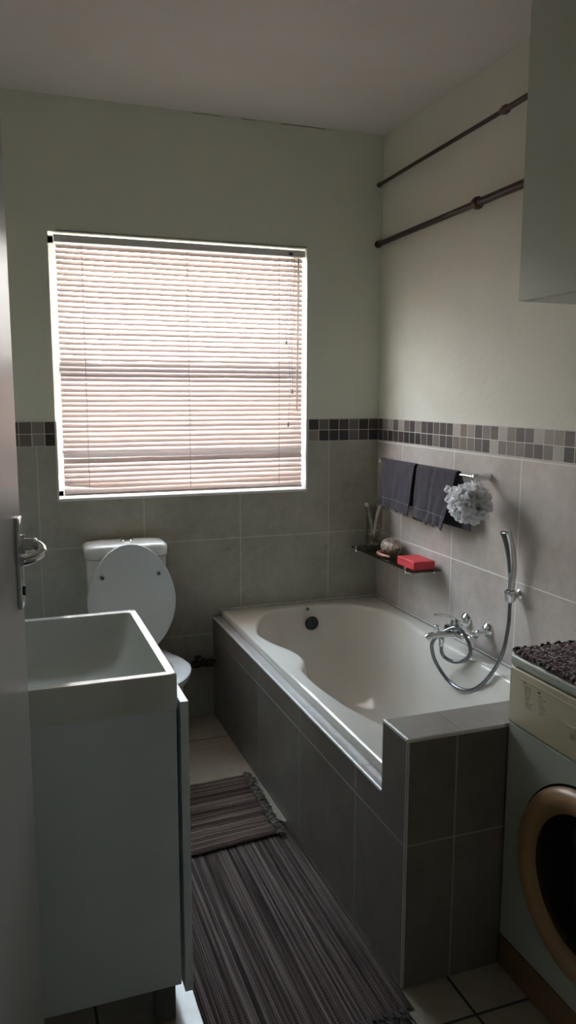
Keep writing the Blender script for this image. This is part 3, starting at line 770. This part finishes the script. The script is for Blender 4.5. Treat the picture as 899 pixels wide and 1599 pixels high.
tassels(t, (-.888, -1.085, 0), (-.868, -.622, 0), 30, (.75, -.35, 0), .0005, 'tassel_b', (.028, .048), .0038, 9, under)

# ================================================================ RIGHT WALL FITTINGS
def shelf():
    t = thing('glass_shelf', 'smoked glass corner shelf on chrome clips above the bath', 'shelf', (-.07, -.32, .75))
    m = MB(); m.box(-.138, -.001, -.612, -.012, .750, .757, .0015); m.build('shelf_board', 'shelf_glass', t, False)
    for y in (-.07, -.555):
        m = MB(); m.box(-.145, -.134, y-.006, y+.006, .738, .769, .003); m.tube([(-.139, y, .745), (-.10, y, .7395), (-.0, y, .7395)], .005, 10); m.lathe((0, y, .7395), [(.014, 0), (.014, -.004), (.006, -.008)], 'x', 16)
        m.build('bracket', 'chrome', t)
shelf()

def vase():
    c = (-.072, -.115, .7575)
    t = thing('glass_vase', 'tall clear glass vase in the corner of the shelf, filled with shells and driftwood', 'vase', c)
    m = MB(); m.lathe(c, [(.0, .0), (.034, .0), (.036, .004), (.039, .10), (.043, .205), (.0405, .205), (.0365, .10), (.0335, .010), (0, .010)], seg=36)
    m.build('vase_body', 'glass', t, ang=50)
    R = random.Random(5)
    specs = [(('driftwood'), [(-.078, -.112, .83), (-.080, -.105, .88), (-.090, -.094, .93), (-.098, -.088, .975)], .0085, 'pale straight driftwood stick rising at the left of the glass vase'),
             (('driftwood'), [(-.070, -.125, .83), (-.064, -.122, .88), (-.052, -.120, .93), (-.040, -.124, .968)], .0075, 'pale driftwood stick leaning right out of the glass vase'),
             (('driftwood_dark'), [(-.100, -.105, .835), (-.104, -.104, .87), (-.105, -.102, .92), (-.106, -.105, .955)], .0065, 'brown driftwood stick against the left side of the vase'),
             (('driftwood'), [(-.048, -.128, .80), (-.046, -.135, .83), (-.050, -.138, .855), (-.055, -.137, .875)], .0045, 'short thin driftwood twig low in the vase')]
    for mt, pts, r, lb in specs:
        m = MB(); P = cr(pts, 4); m.tube(P, [r*(1+.18*math.sin(i*1.9)) for i in range(len(P))], 8); o = top(m, 'driftwood_stick', mt, lb, 'driftwood')
    for i in range(16):
        a = R.uniform(0, 2*PI); q = R.uniform(.006, .020); lay = i//4
        z = .7575+.024+[0, .017, .046, .062][lay]+R.uniform(-.002, .002)
        a = (i % 4)*PI/2+lay*.8
        x, y = c[0]+.019*math.cos(a), c[1]+.019*math.sin(a)
        m = MB(); s_ = R.uniform(.0095, .0125)
        # little spiral shell
        pr_ = [(0, -s_), (s_*.55, -s_*.7), (s_*.8, -.1*s_), (s_*.62, .15*s_), (s_*.55, .35*s_), (s_*.32, .55*s_), (s_*.28, .75*s_), (0, 1.15*s_)]
        m.lathe((0, 0, 0), pr_, seg=12)
        bmesh.ops.transform(m.bm, matrix=Matrix.Translation((x, y, z)) @ Matrix.Rotation(R.uniform(0, PI), 4, 'X') @ Matrix.Rotation(R.uniform(0, PI), 4, 'Y'), verts=m.bm.verts[:])
        dark = i % 4 == 2 or lay == 1
        top(m, 'small_seashell', 'driftwood_dark' if dark else 'shell_pale', 'small brown seashell inside the glass vase' if dark else 'small pale seashell inside the glass vase', 'seashell', 'brown shells in the vase' if dark else 'pale shells in the vase')
vase()

def conch():
    t = thing('large_seashell', 'large knobbly brown and white seashell on the glass shelf between vase and red sponge', 'seashell', (-.065, -.29, .757))
    m = MB(); rings = []
    n = 28; L = 30
    c = Vector((-.062, -.285, .797))
    for i in range(L+1):
        u = i/L
        y = .062-(.124*u)
        r = .043*math.sin(PI*min(.98, max(.02, u**.8)))**.6
        rg = []
        for k in range(n):
            a = 2*PI*k/n
            kn = 1+.10*max(0, math.sin(a*7+u*9))**2*max(0, math.sin(u*PI*6))+.05*math.sin(u*40)
            rr_ = r*kn
            rg.append(c+Vector((rr_*math.cos(a)*1.0, y, rr_*math.sin(a)*.88)))
        rings.append(rg)
    m.loft(rings, True, True, True); m.build('shell_body', 'shell', t, ang=70)
    m = MB(); pts = cr([(-.070, -.205, .766), (-.106, -.235, .766), (-.118, -.29, .766), (-.104, -.345, .766)], 6)
    m.tube(pts, [.004+.004*math.sin(PI*i/(len(pts)-1)) for i in range(len(pts))], 10); m.build('shell_lip', 'shell_lip', t)
conch()

def sponge():
    t = MB(); rings = []
    # red block with a shallow waist groove
    x0, x1, y0, y1, z0, z1 = -.124, -.024, -.600, -.452, .7575, .794
    t.box(x0, x1, y0, y1, z0, z1, .005, 3)
    bmesh.ops.subdivide_edges(t.bm, edges=t.bm.edges[:], cuts=3, use_grid_fill=True)
    for v in t.bm.verts:
        if v.co.x < x0+.004 and -.56 < v.co.y < -.47: v.co.x += .006*math.cos((v.co.y+.515)/.045*PI/2)*(1 if .768 < v.co.z < .785 else .3)
    top(t, 'bath_sponge', 'red', 'bright red rectangular sponge block at the near end of the glass shelf', 'sponge')
sponge()

def rail():
    t = thing('towel_rail', 'chrome towel rail on the right wall above the glass shelf', 'towel rail', (-.03, -.54, 1.175))
    m = MB(); m.cyl((-.062, -.14, 1.176), (-.062, -.936, 1.176), .0055, 14); m.build('bar', 'chrome', t)
    for y in (-.150, -.928):
        m = MB(); m.lathe((0, y, 1.176), [(.016, 0), (.0155, -.010), (.0135, -.030), (.0125, -.058), (.013, -.066), (.009, -.074), (0, -.076)], 'x', 24); m.build('wall_post', 'chrome', t)
rail()

def towel(ya, yb, zbF, zbB, label, seed, yb_bot, backext, slant):
    """hangs over the bar at x=-.062: front layer towards the room, back layer by the wall"""
    t = thing('hand_towel', label, 'towel', (-.064, (ya+yb)/2, zbF), 'dark fringed hand towels')
    prof = []
    xb, zb = -.062, 1.176
    nF = 30
    for i in range(nF+1): prof.append((-1, zbF+(zb+.0-zbF)*i/nF))
    for k in range(1, 8):
        a = PI*k/8; prof.append((math.cos(PI-a), None, a))
    nB = 26
    for i in range(nB+1): prof.append((1, zb-(zb-zbB)*i/nB))
    W = 26
    def pt(j, i, off):
        u = i/W; q = prof[j]
        w = .5
        if len(q) == 3:
            a = q[2]; r = .010+off
            x = xb-r*math.cos(a); z = zb+r*math.sin(a); low = 0; fr = .5
            back = a/PI
        else:
            z = q[1]; front = q[0] < 0; low = (zb-z)/(zb-(zbF if front else zbB)); back = 0 if front else 1
            wv = noise.noise(Vector((u*3.2, low*1.6, seed)))*.018*low+.005*math.sin(u*PI*4+seed)*min(1, low*1.5)
            if front: x = xb-.010-off-.008*low-abs(wv) - .004*low
            else: x = xb+.010+off+.010*low
        yE = ya+(yb-ya)*u
        ybot = ya+slant[0]+(yb_bot-ya-slant[0])*u if back < .5 else ya-.01+(yb+backext-ya)*u
        lw = low if back < .5 else min(1, low*1.6)
        y = yE+(ybot-yE)*lw
        # lower edge droops towards the near side
        if len(q) == 2 and q[0] < 0: z -= .012*low*u
        # centre crease
        x += (.006*math.exp(-((u-.42)/.035)**2)+.0025*noise.noise(Vector((u*12, low*5, seed+3))))*(1 if back < .5 else 0)
        return Vector((x, y, z))
    def sheet(j0, j1, off, th):
        m = MB()
        A = [[pt(j, i, off+th) for i in range(W+1)] for j in range(j0, j1+1)]
        B_ = [[pt(j, i, off) for i in range(W+1)] for j in range(j0, j1+1)]
        va = m.loft(A, closed=False); vb = m.loft(B_, closed=False)
        def strip(p, q):
            for k in range(len(p)-1): m.bm.faces.new((p[k], p[k+1], q[k+1], q[k]))
        strip(va[0], vb[0]); strip(va[-1], vb[-1]); strip([r[0] for r in va], [r[0] for r in vb]); strip([r[-1] for r in va], [r[-1] for r in vb])
        return m
    m = sheet(0, len(prof)-1, 0, .0045); m.build('towel_cloth', 'towel', t, ang=70)
    for j in (6,):
        m = MB(); m.tube([pt(j, i, .0052) for i in range(W+1)], .0011, 6); m.build('woven_stripe', 'towel_band', t)
    # fringe
    R = random.Random(seed); m = MB()
    for i in range(44):
        u = i/43*W; i0 = min(W-1, int(u)); f = u-i0
        p = pt(0, i0, .002).lerp(pt(0, i0+1, .002), f)
        l = R.uniform(.008, .014)
        m.tube([p+Vector((0, 0, .003)), p+Vector((R.uniform(-.001, .001), R.uniform(-.002, .002), -l*.6)), p+Vector((R.uniform(-.001, .001), R.uniform(-.003, .003), -l))], [.0014, .0012, .0004], 5)
    m.build('fringe', 'towel', t)
    y = ya+(yb-ya)*.34
    m = MB(); m.tube([(-.042, y+.012, zbF+.02), (-.042, y+.004, zbF-.016), (-.042, y-.002, zbF-.020), (-.042, y-.008, zbF-.012), (-.042, y-.012, zbF+.02)], .0022, 6); m.build('hanging_loop', 'black', t)
towel(-.205, -.495, .985, 1.0, 'dark plum-grey hand towel at the corner end of the rail, left of the other towel', 2, -.470, -.020, (0,))
towel(-.517, -.815, .972, .965, 'dark plum-grey hand towel near the middle of the rail, beside the white bath puff', 5, -.765, -.05, (0,))

def puff():
    c = Vector((-.118, -.985, 1.090)); R = random.Random(11)
    t = thing('bath_puff', 'white nylon mesh bath puff hanging from the near end of the towel rail', 'bath puff', tuple(c))
    m = MB()
    for i in range(210):
        d = Vector((R.gauss(0, 1), R.gauss(0, 1), R.gauss(0, 1))).normalized()
        if d.x > .55: d.x *= .4; d.normalize()
        p = c+Vector((d.x*.058, d.y*.070, d.z*.058))*R.uniform(.5, 1.0)
        a = Vector((R.gauss(0, 1), R.gauss(0, 1), R.gauss(0, 1))); a = (a-d*a.dot(d)).normalized(); b = d.cross(a)
        rad = R.uniform(.022, .034); ph = R.uniform(0, 6); fr = R.choice((3, 4, 5)); rings = []
        for r_ in (.15, .45, .75, 1.0):
            row = []
            for k in range(22):
                an = 2*PI*k/22; wv = .011*r_*r_*math.sin(an*fr+ph)
                row.append(p+(a*math.cos(an)+b*math.sin(an))*rad*r_+d*(wv+.010*r_*r_))
            rings.append(row)
        for row in rings:
            for q in row:
                if q.x > -.006: q.x = -.006
        m.loft(rings)
    for py, pz in ((.104, .040), (.098, .004)):   # two loose loops on the towel side
        rings = []
        for r_ in (.004, .010, .016):
            rings.append([c+Vector((-.03, py, pz))+Vector((.004*math.sin(3*an), r_*1.5*math.cos(an), r_*math.sin(an))) for an in [2*PI*k/20 for k in range(20)]])
        m.loft(rings)
    m.build('ruffles', 'pouf', t, ang=180)
    m = MB(); m.tube(cr([(-.100, -.985, 1.13), (-.078, -.952, 1.16), (-.064, -.935, 1.1835), (-.056, -.934, 1.1825), (-.054, -.945, 1.16), (-.090, -.98, 1.13)], 5), .0014, 6); m.build('hanging_cord', 'pouf', t)
puff()

def shower():
    t = thing('shower_mixer', 'chrome bath mixer tap with lever on two wall flanges over the tub', 'bath tap', (-.07, -.886, .58))
    for y in (-.813, -.959):
        m = MB(); m.lathe((0, y, .597), [(.031, 0), (.031, -.003), (.026, -.012), (.016, -.019), (.011, -.022), (0, -.022)], 'x', 28); m.build('wall_flange', 'chrome', t)
        m = MB(); m.tube(cr([(-.018, y, .597), (-.042, y, .594), (-.058, y, .580), (-.075, y, .574)], 4), .0095, 14); m.lathe((-.052, y, .583), [(.0, 0), (.015, 0), (.015, -.014), (0, -.014)], 'x', 6); m.build('union', 'chrome', t, ang=30)
    m = MB(); m.lathe((-.082, -.975, .572), [(0, 0), (.012, 0), (.014, .006), (.014, .022), (.017, .026), (.019, .05), (.021, .089), (.019, .128), (.017, .152), (.014, .156), (.014, .172), (.012, .178), (0, .178)], 'y', 24)
    m.build('mixer_body', 'chrome', t)
    m = MB(); m.tube(cr([(-.085, -.886, .572), (-.115, -.882, .572), (-.150, -.876, .571), (-.195, -.870, .569), (-.212, -.868, .560)], 5), [.019, .018, .0175, .017, .016, .015, .0145, .014, .0135, .0135, .013, .013, .013, .0125, .0125, .0125, .0125, .0125, .0125, .0125, .0125][:21], 18)
    m.build('spout', 'chrome', t)
    m = MB(); m.lathe((-.172, -.873, .582), [(.007, 0), (.007, .010), (.011, .012), (.010, .026), (.006, .029), (0, .029)], seg=16); m.build('diverter_knob', 'chrome', t)
    m = MB(); m.lathe((-.092, -.886, .588), [(.021, 0), (.0225, .010), (.0225, .030), (.018, .042), (.008, .047), (0, .047)], seg=24)
    m.tube(cr([(-.095, -.886, .622), (-.120, -.885, .640), (-.150, -.882, .651), (-.186, -.878, .653)], 4), [.011, .009, .0075, .006, .0055, .005, .005, .005, .005, .005, .005, .0045, .004], 12, sx=1.5)
    m.build('lever_handle', 'chrome', t)
    # outlet under the spout root and flexible hose
    m = MB(); m.lathe((-.150, -.875, .556), [(.010, 0), (.011, -.006), (.010, -.020), (0, -.020)], seg=14); m.build('hose_outlet', 'chrome', t)

    h = thing('shower_handset', 'slim curved chrome hand shower clipped upright on the wall right of the puff', 'hand shower', (-.05, -1.14, .80))
    pts = cr([(-.040, -1.14, .772), (-.035, -1.14, .83), (-.036, -1.14, .88), (-.044, -1.14, .93), (-.057, -1.14, .975), (-.072, -1.14, 1.012)], 6)
    rings = []
    n = len(pts)
    for i, p in enumerate(pts):
        u = i/(n-1); tn = (pts[min(i+1, n-1)]-pts[max(i-1, 0)]).normalized(); nx = Vector((tn.z, 0, -tn.x))
        w = .011+.014*max(0, (u-.25)/.75)**.8; dth = .0105+.0065*math.sin(min(1, u*1.3)*PI*.75)
        if u > .97: w *= .9; dth *= .75
        rings.append([p+nx*math.cos(a)*dth+Vector((0, 1, 0))*math.sin(a)*w for a in [2*PI*k/24 for k in range(24)]])
    m = MB(); m.loft(rings, True, True, True); hb = m.build('handset_body', 'chrome', h, ang=60)
    m = MB(); rr_ = []
    for i in range(int(n*.35), n-1):
        p = pts[i]; u = i/(n-1); tn = (pts[i+1]-pts[i-1]).normalized(); nx = Vector((tn.z, 0, -tn.x)); dth = .0105+.0065*math.sin(min(1, u*1.3)*PI*.75)
        w = .007+.009*max(0, (u-.25)/.75)
        rr_.append([p-nx*(dth*.80)+Vector((0, w*math.cos(a), 0))-nx*(.005*math.sin(a)) for a in [2*PI*k/16 for k in range(16)]])
    m.loft(rr_, True, True, True); m.build('spray_face', 'rubber', h, ang=60)
    b = thing('shower_bracket', 'chrome wall bracket holding the hand shower', 'shower holder', (-.02, -1.14, .78))
    m = MB(); m.lathe((0, -1.14, .778), [(.020, 0), (.020, -.006), (.014, -.012), (.013, -.024)], 'x', 20); m.build('wall_mount', 'chrome', b)
    m = MB(); m.lathe((-.040, -1.14, .757), [(.0165, 0), (.019, .004), (.0215, .036), (.021, .040), (.0165, .040), (.014, 0)], 'z', 24); m.bm.faces.ensure_lookup_table(); m.build('cradle', 'chrome', b)
    # flexible hose: coil beneath the mixer, then a long sag up to the handset
    P = [(-.150, -.875, .545), (-.146, -.872, .50), (-.130, -.880, .475), (-.110, -.915, .470), (-.095, -.960, .492), (-.092, -.985, .535), (-.098, -.955, .585), (-.108, -.915, .602), (-.128, -.885, .590), (-.155, -.862, .545), (-.160, -.845, .49),
         (-.150, -.86, .435), (-.130, -.905, .392), (-.120, -.985, .385), (-.110, -1.06, .418), (-.098, -1.125, .490), (-.082, -1.165, .575), (-.058, -1.160, .67), (-.043, -1.143, .735), (-.040, -1.14, .772)]
    # keep the drop on the room side of the spout
    P[9] = (-.172, -.850, .540); P[10] = (-.168, -.845, .485)
    hp = resample(cr(P, 10), 420, closed=False)
    hh = thing('shower_hose', 'flexible braided steel hose looping from the mixer up to the hand shower', 'shower hose', (-.12, -.98, .40))
    m = MB(); m.tube(hp, [.0068+.0007*(i % 2) for i in range(420)], 10, True); m.build('hose_tube', 'hose', hh, ang=80)
    for q, r in ((hp[-8:], .0095), (hp[:8], .0095)):
        m = MB(); m.tube(q, r, 12); m.build('hose_nut', 'chrome', hh)
shower()

def rods():
    for z, x0, x1, r, yc, lb in ((2.421, -.018, -.050, .0078, -1.00, 'thin dark bronze tension rod, upper of the two rods high on the right wall'),
                             (2.160, -.018, -.030, .0115, -.82, 'thicker dark bronze tension rod, lower of the two rods high on the right wall')):
        t = thing('curtain_rod', lb, 'curtain rod', (-.03, -.75, z))
        def X(y): return x0+(x1-x0)*(-y/1.1)
        ye = -1.540
        m = MB(); m.cyl((X(-.004), -.004, z), (X(yc), yc, z+.006), r*1.0, 14); m.build('inner_rod', 'rod', t)
        m = MB(); m.cyl((X(yc), yc, z+.006), (X(ye), ye, z+.012), r*1.25, 14); m.build('outer_rod', 'rod', t)
        m = MB(); m.lathe((X(yc), yc-.02, z+.006), [(r*1.3, 0), (r*1.9, .006), (r*2.0, .020), (r*1.5, .028), (r*1.5, .036), (r*1.1, .042)], 'y', 16); m.build('collar', 'rod2', t)
        m = MB(); m.lathe((X(0), .005 if True else 0, z), [(r*1.35, -.001), (r*1.45, -.012), (r*1.1, -.020)], 'y', 16); m.build('end_cap', 'rod', t)
rods()

def wallcab():
    t = thing('wall_cupboard', 'white wall cupboard mounted high above the washing machine', 'cupboard', (-.17, -1.95, 1.73))
    x0, x1, y0, y1, z0, z1 = -.332, -.001, -2.40, -1.542, 1.729, 2.62
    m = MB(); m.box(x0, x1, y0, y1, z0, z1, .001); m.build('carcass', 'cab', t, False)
    for a, b in ((-1.9695, -1.542), (-2.40, -1.9725)):
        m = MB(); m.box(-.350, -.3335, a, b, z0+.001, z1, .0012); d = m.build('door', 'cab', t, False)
        yk = a+.04 if a > -2 else b-.04
        m = MB(); m.tube([(-.350, yk, 1.86), (-.372, yk, 1.865), (-.372, yk, 1.955), (-.350, yk, 1.96)], .005, 10); m.build('handle', 'chrome', d)
wallcab()

# ================================================================ WASHING MACHINE
def machine():
    t = thing('washing_machine', 'cream washing machine with tan round door ring beside the bath end wall', 'washing machine', (-.28, -2.14, 0))
    x0, x1, y0, y1 = -.545, -.004, -2.440, -1.842
    m = MB(); m.box(x0+.004, x1, y0, y1, .092, .672, .004); m.build('casing', 'machine', t, False)
    m = MB(); m.box(x0, x1, y0, y1, .674, .818, .006, 3)
    pn = m.build('control_panel', 'panel', t)
    m = MB(); m.box(x0-.001, x1, y0, y1, .820, .848, .009, 3); m.build('top_lid', 'machine', t)
    m = MB(); m.box(x0+.003, x0+.30, y0+.003, y1-.001, .004, .090, .002); m.build('plinth', 'plinth', t, False)
    # door ring
    cy, cz = -2.137, .395
    m = MB(); m.lathe((x0+.004, cy, cz), [(.222, .0), (.223, -.006), (.214, -.020), (.196, -.027), (.178, -.025), (.168, -.014), (.164, -.004)], 'x', 72)
    dr = m.build('door_ring', 'wood_ring', t, ang=50)
    m = MB(); m.lathe((x0+.004, cy, cz), [(0, -.018), (.08, -.017), (.14, -.012), (.165, -.003), (.165, .0), (0, .0)], 'x', 64); m.build('door_glass', 'door_glass', dr, ang=50)
    m = MB(); m.lathe((x0+.005, cy, cz), [(.2285, .0), (.2285, -.0018), (.222, -.0018)], 'x', 72); m.build('door_gap', 'black', t)
    # panel relief line, slider and printing
    m = MB(); m.tube([(x0-.0005, -1.885, .799), (x0-.0005, -2.42, .799)], .0016, 6); m.build('relief_line', 'panel', pn)
    m = MB(); m.tube([(x0, -2.035, .752), (x0, -2.09, .7505)], [.002, .005], 8); m.lathe((x0, -2.092, .7505), [(.0085, 0), (.009, -.006), (.007, -.011), (0, -.012)], 'x', 18); m.build('selector_button', 'panel', pn)
    m = MB(); m.lathe((x0, -2.30, .746), [(.040, 0), (.040, -.008), (.030, -.018), (0, -.019)], 'x', 32); m.build('dial', 'panel', pn)
    R = random.Random(2)
    def txt(ys, zs, n, dz, wmax, head):
        m = MB()
        if head: m.box(x0-.0004, x0+.001, ys+.002-head, ys+.002, zs+.0068, zs+.0102)
        for i in range(n):
            y = ys-.0010*i; z = zs-dz*i; w = R.uniform(.55, 1)*wmax; s_ = 0
            while s_ < w:
                g = R.uniform(.0010, .0022)
                m.box(x0-.0004, x0+.001, y-s_-g, y-s_, z, z+.0021*R.uniform(.6, 1)); s_ += g+R.choice((.0013, .0013, .0032))
        m.build('printed_text', 'print', pn, False)
    txt(-1.903, .7845, 10, .0054, .024, .004)
    txt(-1.955, .779, 8, .0058, .028, .010)
    txt(-2.071, .733, 3, .0045, .018, 0)
machine()
t = thing('crocheted_mat', 'speckled dark purple-brown knotted mat draped on top of the washing machine', 'mat', (-.29, -2.1, .85))
def mz(p): return .8485
bm = rug('r', [(-.535, -1.846, 0), (-.545, -2.36, 0), (-.06, -2.36, 0), (-.05, -1.843, 0)], 130, 130, .8485, .009, 'rug_c', '', '', 'u', .0035, 12, .003)
for v_ in bm.verts:
    if v_.co.z > .853: v_.co.z += .0016*abs(math.sin(v_.co.x*PI/.016))*(.6+.4*math.sin(v_.co.y*2*PI/.011+(1 if int(v_.co.x/.016) % 2 else 0)*PI))
rug_obj(bm, 'woven_panel', 'rug_c', t)
R = random.Random(8); m = MB()
for i in range(150):   # knobbly crochet edging, some of it hanging over the far side
    u = i/149
    if u < .5: p = (-.537+R.uniform(-.003, .003)-.010*u*2, -1.846-.514*u*2, .855+R.uniform(-.003, .003))
    else: p = (-.537+.48*(u-.5)*2, -1.842+R.uniform(-.002, .002), .855+R.uniform(-.004, .004))
    m.blob(p, R.uniform(.004, .0065), sub=1, rot=None)
for i in range(60):
    m.blob((-.540+R.uniform(0, .30), -1.8365+R.uniform(-.001, .001), .852-R.uniform(0, .040)), R.uniform(.003, .0045), sub=1)
m.build('knotted_edge', 'rug_c', t, ang=180)

# ================================================================ LIGHT
w = bpy.data.worlds.new('World'); sc.world = w; w.use_nodes = True
nt = w.node_tree; bg = nt.nodes['Background']
bg.inputs[1].default_value = 32.0
gn = nt.nodes.new('ShaderNodeTexCoord'); sx = nt.nodes.new('ShaderNodeSeparateXYZ'); nt.links.new(gn.outputs['Generated'], sx.inputs[0])
nt.links.new(ramp(nt, sx.outputs[2], [(0, (.95, .93, .92)), (.22, (.97, .94, .93)), (.60, (.75, .86, 1.0)), (1.0, (.62, .78, 1.0))]), bg.inputs[0])   # bright haze low down, blue sky overhead
ld = bpy.data.lights.new('window_portal', 'AREA'); ld.shape = 'RECTANGLE'; ld.size = WR-WL; ld.size_y = WT-WB
ld.cycles.is_portal = True
lo = bpy.data.objects.new('window_portal', ld); COL.objects.link(lo); lo.location = ((WL+WR)/2, .155, (WT+WB)/2)
lo.rotation_euler = (math.radians(-90), 0, 0)   # emits towards -y
ld2 = bpy.data.lights.new('passage_portal', 'AREA'); ld2.shape = 'RECTANGLE'; ld2.size = .28; ld2.size_y = .40; ld2.cycles.is_portal = True
lo2 = bpy.data.objects.new('passage_portal', ld2); COL.objects.link(lo2); lo2.location = (-.48, -4.41, 1.65); lo2.rotation_euler = (math.radians(90), 0, 0)

# ================================================================ CAMERA
cd = bpy.data.cameras.new('camera'); cam = bpy.data.objects.new('camera', cd); COL.objects.link(cam); sc.camera = cam
cd.sensor_fit = 'VERTICAL'; cd.sensor_height = 24; cd.lens = 24*1236.45/1599; cd.clip_start = .02
yaw, pit, roll = .3498, -.1481, .0020
F = Vector((math.sin(yaw)*math.cos(pit), math.cos(yaw)*math.cos(pit), math.sin(pit)))
Rt = Vector((math.cos(yaw), -math.sin(yaw), 0)); Up = Rt.cross(F)
R2 = Rt*math.cos(roll)+Up*math.sin(roll); U2 = Up*math.cos(roll)-Rt*math.sin(roll)
mw = Matrix((R2, U2, -F)).transposed().to_4x4(); mw.translation = (-1.7038, -3.4187, 1.4785)
cam.matrix_world = mw

sc.view_settings.view_transform = 'Standard'; sc.view_settings.look = 'None'
sc.view_settings.gamma = 1; sc.view_settings.use_curve_mapping = False
sc.view_settings.exposure = 0.0
cy = sc.cycles
cy.max_bounces = 12; cy.diffuse_bounces = 8; cy.glossy_bounces = 4; cy.transparent_max_bounces = 16; cy.transmission_bounces = 8
cy.sample_clamp_indirect = 10; cy.use_denoising = True
